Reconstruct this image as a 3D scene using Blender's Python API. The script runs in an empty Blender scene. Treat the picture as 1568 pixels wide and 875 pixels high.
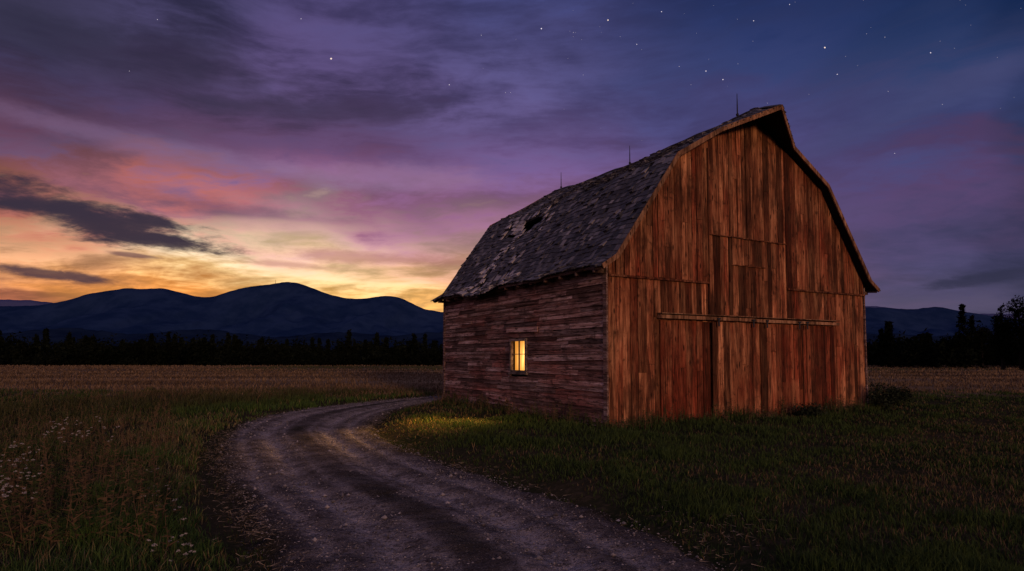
import bpy, math, random
import numpy as np
from mathutils import Vector
random.seed(7); rng=np.random.default_rng(11)
F=951.0; CX=784.0; HY=546.0; CH=1.7
S=bpy.context.scene
S.view_settings.view_transform='Standard'; S.view_settings.look='None'; S.view_settings.exposure=0
def srgb(c):
    return tuple(((v/255)/12.92 if v/255<=0.04045 else ((v/255+0.055)/1.055)**2.4) for v in c)+(1.0,)

# ---------------------------------------------------------------- camera
cd=bpy.data.cameras.new("camera"); cam=bpy.data.objects.new("camera",cd); S.collection.objects.link(cam)
cam.location=(0,0,CH); PITCH=math.atan(54.8/F)
cam.rotation_euler=(math.pi/2+PITCH,0,0)
cd.sensor_width=36; cd.lens=F/1568*36; cd.shift_y=54.2/1568; cd.clip_end=30000; cd.clip_start=0.05
S.camera=cam
def pixdir(x,y):
    a=(x-CX)/F; b=(437.5+54.2-y)/F
    c,s=math.cos(PITCH),math.sin(PITCH)
    return Vector((a, c-b*s, s+b*c))

# ---------------------------------------------------------------- node helpers
class NB:
    def __init__(s,nt): s.nt=nt; s.L=nt.links
    def n(s,t,**k):
        nd=s.nt.nodes.new(t)
        for a,b in k.items(): setattr(nd,a,b)
        return nd
    def put(s,sock,v):
        if v is None: return
        if isinstance(v,bpy.types.NodeSocket): s.L.new(v,sock)
        else: sock.default_value=v
    def m(s,op,a,b=None,c=None,clamp=False):
        nd=s.n('ShaderNodeMath',operation=op,use_clamp=clamp)
        s.put(nd.inputs[0],a)
        if b is not None: s.put(nd.inputs[1],b)
        if c is not None: s.put(nd.inputs[2],c)
        return nd.outputs[0]
    def ss(s,v,a,b,lo=0.0,hi=1.0):
        nd=s.n('ShaderNodeMapRange',interpolation_type='SMOOTHSTEP')
        s.put(nd.inputs[0],v); s.put(nd.inputs[1],a); s.put(nd.inputs[2],b); s.put(nd.inputs[3],lo); s.put(nd.inputs[4],hi)
        return nd.outputs[0]
    def comb(s,x,y,z):
        nd=s.n('ShaderNodeCombineXYZ'); s.put(nd.inputs[0],x); s.put(nd.inputs[1],y); s.put(nd.inputs[2],z); return nd.outputs[0]
    def sep(s,v):
        nd=s.n('ShaderNodeSeparateXYZ'); s.L.new(v,nd.inputs[0]); return nd.outputs
    def noise(s,vec,scale,detail=4,rough=.5,dist=0.0):
        nd=s.n('ShaderNodeTexNoise'); s.put(nd.inputs['Vector'],vec); nd.inputs['Scale'].default_value=scale
        nd.inputs['Detail'].default_value=detail; nd.inputs['Roughness'].default_value=rough; nd.inputs['Distortion'].default_value=dist
        return nd.outputs['Fac']
    def mix(s,f,a,b,mode='MIX'):
        nd=s.n('ShaderNodeMix',data_type='RGBA',blend_type=mode)
        s.put(nd.inputs[0],f); s.put(nd.inputs[6],a); s.put(nd.inputs[7],b); return nd.outputs[2]
    def ramp(s,f,stops,interp='LINEAR'):
        nd=s.n('ShaderNodeValToRGB'); s.put(nd.inputs[0],f); r=nd.color_ramp; r.interpolation=interp
        stops=sorted(stops,key=lambda q:q[0])
        r.elements[0].position=stops[0][0]; r.elements[0].color=stops[0][1]
        r.elements[1].position=stops[-1][0]; r.elements[1].color=stops[-1][1]
        for p,c in stops[1:-1]:
            e=r.elements.new(p); e.color=c
        return nd.outputs[0]
    def scale(s,v,sx,sy,sz,off=None):
        nd=s.n('ShaderNodeVectorMath',operation='MULTIPLY'); s.put(nd.inputs[0],v); nd.inputs[1].default_value=(sx,sy,sz)
        o=nd.outputs[0]
        if off is not None:
            n2=s.n('ShaderNodeVectorMath',operation='ADD'); s.L.new(o,n2.inputs[0]); s.put(n2.inputs[1],off); o=n2.outputs[0]
        return o
def newmat(name):
    m=bpy.data.materials.new(name); m.use_nodes=True; nt=m.node_tree; nt.nodes.clear()
    b=NB(nt); out=b.n('ShaderNodeOutputMaterial'); p=b.n('ShaderNodeBsdfPrincipled')
    b.L.new(p.outputs[0],out.inputs[0]); p.inputs['Specular IOR Level'].default_value=.12; p.inputs['Roughness'].default_value=.9
    return m,b,p
def bump(b,p,h,strength,dist):
    nd=b.n('ShaderNodeBump'); nd.inputs['Strength'].default_value=strength; nd.inputs['Distance'].default_value=dist
    b.L.new(h,nd.inputs['Height']); b.L.new(nd.outputs[0],p.inputs['Normal'])

# ---------------------------------------------------------------- world / dusk sky
W=bpy.data.worlds.new("World"); S.world=W; W.use_nodes=True; nt=W.node_tree; nt.nodes.clear(); b=NB(nt)
try:
    W.cycles.sampling_method='MANUAL'; W.cycles.sample_map_resolution=256
except Exception: pass
tc=b.n('ShaderNodeTexCoord').outputs['Generated']; X,Y,Z=b.sep(tc)
hh=b.m('SQRT',b.m('ADD',b.m('MULTIPLY',X,X),b.m('MULTIPLY',Y,Y)))
AZ=b.m('ARCTAN2',X,Y); EL=b.m('DIVIDE',Z,b.m('MAXIMUM',hh,.001))
zz=b.m('ADD',b.m('MAXIMUM',Z,0.0),.16)
q=b.comb(b.m('DIVIDE',X,zz),b.m('DIVIDE',Y,zz),0.0)
def azel(x,y):
    d=pixdir(x,y); return math.atan2(d.x,d.y), d.z/math.hypot(d.x,d.y)
n1=b.noise(q,.75,4,.55,.5); n2=b.noise(b.scale(q,1,1,1,(7.3,2.1,4.0)),1.0,4,.55,.4)
n3=b.noise(b.scale(q,1.0,1.5,1,(3.3,9.1,1.0)),2.1,7,.62,.25)
sv=b.comb(b.m('ADD',b.m('MULTIPLY',AZ,5.0),b.m('MULTIPLY',n1,1.6)),b.m('ADD',b.m('MULTIPLY',b.m('SUBTRACT',EL,b.m('MULTIPLY',AZ,.05)),24.0),b.m('MULTIPLY',n2,3.0)),3.0)
n5=b.noise(sv,1.0,7,.62,.15)
azw=b.m('ADD',AZ,b.m('MULTIPLY',b.m('SUBTRACT',n2,.5),.45))
elfade=b.ss(EL,0.08,.28,.40,1.0)
disp=b.m('ADD',b.m('MULTIPLY',b.m('SUBTRACT',n1,.5),.20),b.m('ADD',b.m('MULTIPLY',b.m('SUBTRACT',n3,.5),.22),b.m('MULTIPLY',b.m('SUBTRACT',n5,.5),.20)))
elw=b.m('ADD',EL,b.m('MULTIPLY',disp,elfade))
cols=[
 (0,[(0,(46,42,68)),(60,(52,44,74)),(130,(64,44,70)),(190,(84,52,76)),(240,(96,68,96)),(290,(134,78,84)),(330,(166,98,82)),(380,(222,162,120)),(420,(216,148,98)),(455,(170,98,70))]),
 (250,[(0,(60,54,90)),(60,(54,46,76)),(130,(68,50,84)),(200,(90,62,94)),(235,(108,80,114)),(280,(164,92,88)),(320,(150,94,106)),(350,(210,150,130)),(385,(255,226,186)),(410,(254,202,132)),(437,(246,156,72))]),
 (520,[(0,(70,62,106)),(100,(80,66,110)),(160,(72,56,92)),(220,(92,64,102)),(260,(124,80,118)),(300,(134,86,110)),(340,(176,132,140)),(370,(212,170,158)),(400,(242,198,160)),(430,(255,214,148)),(458,(250,184,94))]),
 (784,[(0,(60,62,110)),(100,(80,73,120)),(180,(86,72,118)),(240,(106,80,130)),(300,(124,86,126)),(340,(148,102,130)),(400,(198,148,138)),(450,(230,168,110))]),
 (1150,[(0,(34,45,90)),(100,(48,57,104)),(150,(62,62,110)),(300,(76,64,110)),(400,(88,68,104)),(470,(90,72,100))]),
 (1400,[(0,(26,42,84)),(100,(42,55,98)),(150,(58,63,106)),(220,(58,62,108)),(290,(78,58,98)),(350,(74,62,102)),(400,(70,64,102)),(440,(68,62,94)),(470,(80,72,102))]),
 (1568,[(0,(16,34,74)),(100,(40,50,90)),(150,(40,49,90)),(250,(46,50,88)),(300,(70,52,86)),(380,(54,50,84)),(430,(48,47,78)),(470,(60,56,84))]),
]
col=None; pa=None
for cx,st in cols:
    stops=[(max(0.001,azel(cx,py)[1]/.8),srgb(c)) for (py,c) in st]
    top=stops[0][1]; last=stops[-1][1]
    stops.append((0.90,top)); stops.append((1.0,srgb((104,100,138)))); stops.append((0.0,last))  # overhead stop brightened above the view as added ambient fill
    r=b.ramp(b.m('DIVIDE',elw,.8),stops)
    a=azel(cx,300)[0]
    col = r if col is None else b.mix(b.ss(azw,pa,a),col,r)
    pa=a
back=b.ramp(b.m('DIVIDE',EL,.8),[(0,srgb((124,98,114))),(.3,srgb((142,114,142))),(1,srgb((104,98,130)))])  # unseen sky behind the camera, brightened to add ambient fill
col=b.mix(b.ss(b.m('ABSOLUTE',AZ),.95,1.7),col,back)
tex=b.m('ADD',b.m('MULTIPLY',n3,.55),b.m('MULTIPLY',n5,.45))
leftm=b.ss(AZ,.55,-.1,.35,1.0)
lum=b.m('ADD',1.05,b.m('MULTIPLY',b.m('MULTIPLY',b.m('SUBTRACT',b.ss(tex,.38,.62),.5),.95),leftm))
col=b.mix(1.0,col,b.comb(lum,b.m('ADD',b.m('MULTIPLY',lum,.93),.07),b.m('ADD',b.m('MULTIPLY',lum,.80),.20)),'MULTIPLY')
edge=b.noise(b.scale(q,1,1,1,(1.0,5.0,0)),3.4,6,.68)
en=b.m('ADD',b.m('MULTIPLY',b.m('SUBTRACT',edge,.5),3.2),b.m('MULTIPLY',b.m('SUBTRACT',n5,.5),3.0))
def cloud(col,px,py,hx,hy,slope,c,op,soft=.45,k=1.0):
    a0,e0=azel(px,py); sx=hx/F*.85; sy=hy/F*.9
    da=b.m('SUBTRACT',AZ,a0)
    u=b.m('DIVIDE',da,sx)
    v=b.m('DIVIDE',b.m('ADD',b.m('SUBTRACT',EL,e0),b.m('MULTIPLY',da,slope)),sy)
    d=b.m('SQRT',b.m('ADD',b.m('MULTIPLY',u,u),b.m('MULTIPLY',v,v)))
    d=b.m('ADD',d,b.m('MULTIPLY',en,k))
    return b.mix(b.m('MULTIPLY',b.ss(d,1.0+soft,1.0-soft),op),col,srgb(c))
col=cloud(col,110,60,230,50,.1,(44,39,60),.55,.7,.7)
col=cloud(col,480,172,190,20,-.08,(54,44,70),.55,.7,.7)
col=cloud(col,240,225,260,14,.08,(128,100,136),.5,.8,.7)
col=cloud(col,330,318,150,16,.05,(98,68,94),.6,.7,.7)
col=cloud(col,620,270,170,20,.02,(154,118,156),.5,.8,.7)
col=cloud(col,430,345,120,9,.0,(212,168,154),.5,.7,.7)
col=cloud(col,560,395,150,10,.0,(172,114,108),.65,.6,.7)
col=cloud(col,430,405,80,6,.02,(182,124,112),.6,.6,.7)
col=cloud(col,60,310,120,18,.10,(54,38,56),.9,.5,.7)
col=cloud(col,150,336,150,24,.18,(50,36,54),.95,.45,.75)
col=cloud(col,240,368,80,17,.14,(54,38,54),.92,.45,.7)
col=cloud(col,68,419,62,7,.08,(66,44,60),.9,.45,.6)
col=cloud(col,205,391,34,3.5,.05,(110,72,76),.75,.4,.4)
col=cloud(col,1515,427,70,8,-.1,(42,40,68),.8,.45,.6)
col=cloud(col,1465,135,190,18,-.3,(70,72,114),.38,.9,.9)
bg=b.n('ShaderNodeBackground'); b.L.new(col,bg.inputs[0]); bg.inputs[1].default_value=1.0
sky=b.n('ShaderNodeTexSky',sky_type='NISHITA'); sky.sun_disc=False; sky.sun_elevation=math.radians(8); sky.sun_rotation=math.radians(160)
bg2=b.n('ShaderNodeBackground'); b.L.new(sky.outputs[0],bg2.inputs[0]); bg2.inputs[1].default_value=0.003
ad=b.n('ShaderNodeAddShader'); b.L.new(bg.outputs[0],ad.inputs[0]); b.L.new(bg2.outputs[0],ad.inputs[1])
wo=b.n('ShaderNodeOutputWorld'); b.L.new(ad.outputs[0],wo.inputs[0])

sd=bpy.data.lights.new("sun",'SUN'); sun=bpy.data.objects.new("sun",sd); S.collection.objects.link(sun)
sd.energy=1.12; sd.angle=math.radians(9); sd.color=(1.0,.57,.32)
az=math.radians(-70); e=math.radians(8)
Ld=Vector((math.cos(az)*math.cos(e),math.sin(az)*math.cos(e),math.sin(e)))
sun.rotation_euler=Ld.to_track_quat('Z','Y').to_euler()

# ---------------------------------------------------------------- mesh helpers
def mk(name,V,Fc,mat,col=None,parent=None,smooth=False):
    V=np.asarray(V,dtype=np.float32).reshape(-1,3); Fc=np.asarray(Fc,dtype=np.int32)
    me=bpy.data.meshes.new(name); n=Fc.shape[1]
    me.vertices.add(len(V)); me.vertices.foreach_set('co',V.ravel())
    me.loops.add(Fc.size); me.loops.foreach_set('vertex_index',Fc.ravel())
    me.polygons.add(len(Fc)); me.polygons.foreach_set('loop_start',np.arange(0,Fc.size,n,dtype=np.int32))
    me.polygons.foreach_set('use_smooth',np.full(len(Fc),smooth,dtype=bool))
    me.update(calc_edges=True)
    if col is not None:
        c=np.asarray(col,dtype=np.float32).reshape(-1,3); c4=np.ones((len(V),4),dtype=np.float32); c4[:,:3]=c
        at=me.attributes.new('col','FLOAT_COLOR','POINT'); at.data.foreach_set('color',c4.ravel())
    me.validate(); me.update()
    me.materials.append(mat); ob=bpy.data.objects.new(name,me); S.collection.objects.link(ob)
    if parent is not None: ob.parent=parent
    return ob
BF=np.array([[0,3,2,1],[4,5,6,7],[0,1,5,4],[1,2,6,5],[2,3,7,6],[3,0,4,7]])
class Boxes:
    def __init__(s): s.V=[]; s.C=[]; s.n=0
    def add8(s,P,c):
        s.V.append(np.array(P,dtype=np.float32)); s.C.append(np.tile(np.array(c,dtype=np.float32),(8,1))); s.n+=1
    def box(s,x0,x1,y0,y1,z0,z1,c=(0.5,0,0)):
        s.add8([(x0,y0,z0),(x1,y0,z0),(x1,y1,z0),(x0,y1,z0),(x0,y0,z1),(x1,y0,z1),(x1,y1,z1),(x0,y1,z1)],c)
    def make(s,name,mat,parent=None):
        V=np.concatenate(s.V); Fc=np.concatenate([BF+8*i for i in range(s.n)])
        return mk(name,V,Fc,mat,np.concatenate(s.C),parent)
def fbm(x,y,s,seed=0):
    r=np.zeros_like(x,dtype=float); a=1.0
    g=np.random.default_rng(seed)
    for k in range(5):
        for j in range(3):
            th=g.uniform(0,6.28); ph=g.uniform(0,6.28); f=s*(1.9**k)*g.uniform(.8,1.25)
            r+=a*np.sin(f*(x*math.cos(th)+y*math.sin(th))+ph+1.3*np.sin(f*.7*(y*math.cos(th)-x*math.sin(th))+ph*2))
        a*=.55
    return r/4.5

# ---------------------------------------------------------------- road geometry
Lp=[(1.2,-6),(-.1,0),(-1.0,3),(-1.78,4.91),(-2.57,6.37),(-3.75,8.33),(-5.2,11.2),(-6.2,13.6),(-6.9,16.3),(-7.0,18.8),(-6.4,21.2),(-5.2,23.9),(-3.0,27.0),(1,30.5),(8,35)]
Rp=[(4.4,-6),(2.9,0),(2.3,3),(1.78,4.91),(1.1,6.6),(.15,8.2),(-1.0,9.9),(-2.0,11.7),(-2.9,13.6),(-3.45,15.5),(-3.65,17.6),(-3.65,19.6),(-3.35,21.8),(-2.4,24.6),(.6,27.0),(4.5,29.6),(10,32.5)]
def cr(P,n):
    P=np.array(P,float); d=np.r_[0,np.cumsum(np.hypot(*np.diff(P,axis=0).T))]; d/=d[-1]
    t=np.linspace(0,1,n); out=[]
    for k in range(2):
        v=P[:,k]; m=np.gradient(v,d)
        i=np.clip(np.searchsorted(d,t,side='right')-1,0,len(d)-2); h=d[i+1]-d[i]; u=(t-d[i])/h
        out.append((2*u**3-3*u**2+1)*v[i]+(u**3-2*u**2+u)*h*m[i]+(-2*u**3+3*u**2)*v[i+1]+(u**3-u**2)*h*m[i+1])
    return np.stack(out,1)
NR=420
RL=cr(Lp,NR); RR=cr(Rp,NR); RC=(RL+RR)/2; RW=np.hypot(*(RR-RL).T)/2
RD=(RR-RL)/np.hypot(*(RR-RL).T)[:,None]
def roadcoord(x,y):
    x=np.asarray(x,float).ravel(); y=np.asarray(y,float).ravel(); out=np.full(len(x),9.0)
    near=(y<40)&(y>-8)&(np.abs(x)<16)
    idx=np.where(near)[0]
    for s0 in range(0,len(idx),20000):
        ii=idx[s0:s0+20000]
        dx=x[ii,None]-RC[None,:,0]; dy=y[ii,None]-RC[None,:,1]
        k=np.argmin(dx*dx+dy*dy,axis=1); a=np.arange(len(ii))
        d=np.hypot(dx[a,k],dy[a,k]); sg=np.sign(dx[a,k]*RD[k,0]+dy[a,k]*RD[k,1])
        out[ii]=sg*d/RW[k]
    return out
def gz(x,y,rc=None):
    x=np.asarray(x,float); y=np.asarray(y,float)
    if rc is None: rc=roadcoord(x,y).reshape(x.shape)
    near=np.exp(-((np.hypot(x,y-12)/60)**2))
    h=.06*fbm(x,y,.9,3)*near+.025*fbm(x,y,4.0,5)*near
    a=np.abs(rc); bank=np.clip((a-.95)/.25,0,1)
    h=h*bank+.05*np.clip((a-.95)/.4,0,1)*near-.10*(1-bank)
    return h
BX0,BY0=2.27,14.8; cA,sA=.872,.4895
def tolocal(x,y):
    dx=x-BX0; dy=y-BY0; return dx*cA+dy*sA, -dx*sA+dy*cA
def inbarn(x,y,m=0.0):
    a,c=tolocal(x,y); return (a>-m)&(a<10.3+m)&(c>-m)&(c<9.8+m)

# ---------------------------------------------------------------- ground
ns=330; s=np.linspace(-1,1,ns); a=2.6; B=math.asinh(9000/a); g=a*np.sinh(B*s)
GX,GY=np.meshgrid(g-1.0,g+10.0); gzv=gz(GX,GY)
V=np.stack([GX,GY,gzv],-1).reshape(-1,3)
i=np.arange(ns-1); I,J=np.meshgrid(i,i); k=(J*ns+I).ravel(); Fc=np.stack([k,k+1,k+ns+1,k+ns],1)
m,b,p=newmat("grass_ground"); pos=b.n('ShaderNodeNewGeometry').outputs['Position']; px,py,pz=b.sep(pos)
nn=b.noise(pos,.35,5,.6); nf=b.noise(pos,9,4,.65); nl=b.noise(b.scale(pos,.02,.15,1),1.0,5,.6)
grass=b.mix(b.ss(nn,.35,.65),(.014,.020,.008,1),(.038,.031,.017,1)); grass=b.mix(b.ss(nf,.45,.75),grass,(.066,.048,.028,1))
field=b.mix(b.ss(nl,.38,.62),(.12,.078,.045,1),(.23,.155,.092,1)); field=b.mix(b.ss(nf,.45,.7),field,(.09,.056,.034,1))
fm=b.ss(b.m('ADD',py,b.m('MULTIPLY',b.m('SUBTRACT',nn,.5),14)),24.5,29)
fm=b.m('MULTIPLY',fm,b.ss(py,120,100)); 
b.L.new(b.mix(fm,grass,field),p.inputs['Base Color']); bump(b,p,nf,.6,.05); p.inputs['Specular IOR Level'].default_value=0
mk("ground",V,Fc,m,smooth=True)

# road mesh
NF=1100; M=91; ts=np.linspace(-1.14,1.14,M); L2=cr(Lp,NF); R2=cr(Rp,NF); C2_=(L2+R2)/2; W2=np.hypot(*(R2-L2).T)/2; D2_=(R2-L2)/(2*W2[:,None])
P=C2_[:,None,:]+D2_[:,None,:]*(W2[:,None]*ts[None,:])[...,None]
x=P[...,0]; y=P[...,1]; T=np.broadcast_to(ts,x.shape)
wob=.10*fbm(x,y,.9,21)
tt=T+wob*.45
def gauss(c,w): return np.exp(-((tt-c)/w)**2)
rut=-.050*gauss(-.45,.11)-.050*gauss(.34,.11)-.028*gauss(.66,.07)-.022*gauss(-.76,.06)+.025*gauss(-.05,.14)
z=.022+rut+.014*fbm(x,y,4,9)+.011*fbm(x,y,13,12)+.006*fbm(x,y,30,10)
edge_=np.clip((np.abs(T)+.12*fbm(x,y,2.5,31)+.05*fbm(x,y,9,32)-.90)/.14,0,1); z=z-.13*edge_
V=np.stack([x,y,z],-1).reshape(-1,3)
i=np.arange(M-1); j=np.arange(NF-1); I,J=np.meshgrid(i,j); k=(J*M+I).ravel(); Fc=np.stack([k,k+1,k+M+1,k+M],1)
m,b,p=newmat("dirt_gravel"); pos=b.n('ShaderNodeNewGeometry').outputs['Position']
at=b.n('ShaderNodeAttribute',attribute_name='col'); tr,tg,tb=b.sep(at.outputs['Vector'])
nl=b.noise(pos,1.6,7,.68,.4); ng=b.noise(pos,24,4,.8); nm=b.noise(pos,5,6,.74); vo=b.n('ShaderNodeTexVoronoi'); vo.inputs['Scale'].default_value=32; b.L.new(pos,vo.inputs['Vector'])
c=b.mix(b.ss(nl,.38,.62),(.105,.085,.078,1),(.225,.185,.172,1))
c=b.mix(b.m('MULTIPLY',tr,b.ss(nl,.32,.58,.35,1.0)),c,(.52,.44,.42,1))
c=b.mix(b.ss(nm,.50,.64,0,.7),c,(.080,.060,.050,1))
c=b.mix(b.m('MULTIPLY',tg,.85),c,(.040,.036,.020,1))
c=b.mix(b.ss(ng,.49,.62,0,.75),c,(.042,.034,.032,1))
c=b.mix(b.ss(vo.outputs['Distance'],.30,.08,0,.5),c,(.44,.37,.36,1))
b.L.new(c,p.inputs['Base Color'])
bh=b.m('ADD',b.m('MULTIPLY',ng,.9),b.m('ADD',b.m('MULTIPLY',vo.outputs['Distance'],-.5),b.m('MULTIPLY',nm,1.8)))
bump(b,p,bh,1.0,.08); p.inputs['Roughness'].default_value=1; p.inputs['Specular IOR Level'].default_value=0
track=gauss(-.45,.12)+gauss(.34,.12)+.8*gauss(.66,.07)+.7*gauss(-.76,.06)+.5*gauss(-.22,.04)+.5*gauss(.12,.04)
green=np.clip(gauss(-.05,.12)*np.clip(fbm(x,y,.8,77)*2+.3,0,1)+np.clip((np.abs(T)+.1*fbm(x,y,3,78)-.84)/.15,0,1),0,1)
colr=np.stack([np.clip(track,0,1),green,0*x],-1)
mk("dirt_road",V,Fc,m,colr.reshape(-1,3),smooth=True)

# gravel stones
n=20000; u=rng.random(n); k=(u**1.5*260+60).astype(int); t=rng.uniform(-1.0,1.0,n)
bx=RC[k]+RD[k]*(RW[k]*t)[:,None]+rng.normal(0,.05,(n,2)); r=rng.uniform(.004,.012,n)*(1+1.8*(rng.random(n)>.96))
O=np.array([[1,0,0],[0,1,0],[-1,0,0],[0,-1,0],[0,0,.7],[0,0,-.7]]); OF=np.array([[0,1,4],[1,2,4],[2,3,4],[3,0,4],[1,0,5],[2,1,5],[3,2,5],[0,3,5]])
V=O[None]*r[:,None,None]*rng.uniform(.6,1.3,(n,6,1)); V[...,0]+=bx[:,0,None]; V[...,1]+=bx[:,1,None]
zs=.024-.042*np.exp(-((t+.45)/.11)**2)-.042*np.exp(-((t-.34)/.11)**2); V[...,2]+=(zs+r*.2)[:,None]
m,b,p=newmat("gravel_stone"); at=b.n('ShaderNodeAttribute',attribute_name='col'); b.L.new(at.outputs['Color'],p.inputs['Base Color'])
cc=np.repeat(rng.uniform(.06,.34,n)[:,None],6,1)[...,None]*np.array([1,.88,.86])
mk("gravel",V,(OF[None]+6*np.arange(n)[:,None,None]).reshape(-1,3),m,cc)

# ---------------------------------------------------------------- grass
def blades(bx,by,h,w,lean,colr,zoff=None):
    n=len(bx); th=rng.uniform(0,6.283,n); dx=np.cos(th)*w; dy=np.sin(th)*w
    la=rng.uniform(0,6.283,n); l=rng.random(n)*lean*h; lx=np.cos(la)*l; ly=np.sin(la)*l
    z=gz(bx,by)-.01 if zoff is None else zoff
    V=np.zeros((n,5,3)); 
    V[:,0]=np.stack([bx-dx,by-dy,z],1); V[:,1]=np.stack([bx+dx,by+dy,z],1)
    V[:,2]=np.stack([bx-dx*.75+lx*.35,by-dy*.75+ly*.35,z+h*.55],1); V[:,3]=np.stack([bx+dx*.75+lx*.35,by+dy*.75+ly*.35,z+h*.55],1)
    V[:,4]=np.stack([bx+lx,by+ly,z+h*np.sqrt(np.clip(1-(l/h)**2*.6,.1,1))],1)
    Fc=(np.array([[0,1,3],[0,3,2],[2,3,4]])[None]+5*np.arange(n)[:,None,None]).reshape(-1,3)
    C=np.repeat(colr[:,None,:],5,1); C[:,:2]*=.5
    return V.reshape(-1,3),Fc,C.reshape(-1,3)
mg,b,p=newmat("grass_blade"); at=b.n('ShaderNodeAttribute',attribute_name='col'); b.L.new(at.outputs['Color'],p.inputs['Base Color']); p.inputs['Roughness'].default_value=.8; p.inputs['Specular IOR Level'].default_value=.05
def palette(n,patch,dry=.3):
    g1=np.array([.024,.046,.012]); g2=np.array([.056,.080,.022]); d1=np.array([.075,.052,.028]); d2=np.array([.19,.13,.07])
    r=rng.random((n,1)); c=g1*(1-r)+g2*r
    isd=(rng.random(n)+patch*.6)<dry; rr=rng.random((n,1))**1.6; dc=d1*(1-rr)+d2*rr
    c[isd]=dc[isd]; return c
N=290000
Yv=3.6*(30/3.6)**rng.random(N); Xv=rng.uniform(-1,1,N)*(.92*Yv+1.0)
rc=roadcoord(Xv,Yv); ed=.16*fbm(Xv,Yv,2.2,44)+.10*fbm(Xv,Yv,7,45)
cent=(np.abs(rc+.05)<.17)&(fbm(Xv,Yv,.8,77)*2+.1>rng.uniform(.2,2.4,N))&(rng.random(N)<.55)
stray=(np.abs(rc)>.8)&(rng.random(N)<.12)
keep=((np.abs(rc)>1.0+ed)|cent|stray)&~inbarn(Xv,Yv,.04)
clump=fbm(Xv,Yv,2.4,50)
keep&=rng.random(N)<np.clip(.66+.8*clump,.05,1)
Xv,Yv,rc,clump,cent=Xv[keep],Yv[keep],rc[keep],clump[keep],cent[keep]; n=len(Xv)
big=fbm(Xv,Yv,.35,61)
h=(.045+.05*rng.random(n)+.11*np.clip(clump,0,1)+.07*np.clip(big,0,1))
left=(rc<-1)|((rc>5)&(Xv<-4)); left=left&(Xv<0)
h=np.where(left,h*1.4+.03,h)
dl=np.clip((-rc-1.6)/2.0,0,1)*(Xv<0); h=h+dl*.22*rng.random(n)*(rng.random(n)<.5)
lo=tolocal(Xv,Yv); dbar=np.maximum(np.maximum(-lo[0],lo[0]-10.3),np.maximum(-lo[1],lo[1]-9.8))
h=h+np.exp(-np.clip(dbar,0,9)/.40)*.40*rng.random(n)*(.25+np.clip(clump*1.6+.4,0,1.3))
h=np.where(cent,h*.35,h); h*=np.where(np.abs(rc)<1.2,.7,1)
w=.0014+.00050*Yv
pal=palette(n,clump*.8+big,.26)
verge=np.exp(-np.clip(np.abs(rc)-1.1,0,9)/.9)*left; pal=pal*(1+.7*verge[:,None]*np.array([.8,1.1,.7]))
farl=np.clip((-rc-2.0)/2,0,1)*left; pal=pal*(1-farl[:,None]*.5)+farl[:,None]*.5*np.array([.085,.055,.032])*rng.uniform(.4,1.3,(n,1))
lush_glow=np.exp(-(((Xv+1.9)/1.9)**2+((Yv-15.6)/1.9)**2)); pal=pal*(1+lush_glow[:,None]*np.array([2.4,2.0,.4]))  # lusher grass; the window's light pool is also painted into blade colour
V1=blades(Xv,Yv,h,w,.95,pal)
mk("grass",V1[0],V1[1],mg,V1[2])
# straw litter
n=9000; k=(rng.random(n)**1.4*230+70).astype(int); sd_=np.where(rng.random(n)<.65,-1,1); t=sd_*(1.0+rng.normal(0,.11,n))
bx=RC[k]+RD[k]*(RW[k]*t)[:,None]; sel=fbm(bx[:,0],bx[:,1],1.2,15)>rng.uniform(-.4,.6,n); bx=bx[sel]
ex_=np.stack([rng.normal(1.85,.45,260),rng.normal(6.1,.4,260)],1); bx=np.concatenate([bx,ex_]); n=len(bx)
th=rng.uniform(0,6.28,n); L=rng.uniform(.03,.12,n); zz_=np.maximum(gz(bx[:,0],bx[:,1]),-.01)+rng.uniform(.015,.05,n)
V=np.zeros((n,3,3)); V[:,0]=np.stack([bx[:,0],bx[:,1],zz_],1); V[:,1]=V[:,0]+np.stack([np.cos(th+1.57)*.005,np.sin(th+1.57)*.005,0*th+.003],1); V[:,2]=V[:,0]+np.stack([np.cos(th)*L,np.sin(th)*L,rng.normal(0,.015,n)],1)
rr=rng.random((n,1)); cs=np.repeat((np.array([.14,.10,.06])*(1-rr)+np.array([.33,.25,.17])*rr)[:,None],3,1)
mk("straw_litter",V,np.arange(3*n).reshape(-1,3),mg,cs)

# straw field
N=120000; Yv=25*(118/25)**rng.random(N); Xv=rng.uniform(-1,1,N)*(.9*Yv+3)
keep=~inbarn(Xv,Yv,.3)&(np.abs(roadcoord(Xv,Yv))>1.1)&((Yv+3*fbm(Xv,Yv,.3,8))>26)
keep&=rng.random(N)<np.clip(.6+.7*fbm(Xv*.3,Yv*1.2,.5,18),.1,1)
Xv,Yv=Xv[keep],Yv[keep]; n=len(Xv)
r=rng.random((n,1)); bb=np.clip(.5+.8*fbm(Xv*.25,Yv*1.3,.4,91),0,1)[:,None]
colr=(np.array([.105,.066,.038])*(1-r)+np.array([.26,.175,.105])*r)*(.45+.65*bb)
gr=((Yv>72)&(Yv<108)&(Xv>-40)&(fbm(Xv*.2,Yv,.2,66)+rng.normal(0,.3,n)>-.2)); colr[gr]=np.array([.055,.056,.026])
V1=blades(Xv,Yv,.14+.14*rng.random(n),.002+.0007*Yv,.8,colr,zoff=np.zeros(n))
mk("straw_field",V1[0],V1[1],mg,V1[2])

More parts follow.
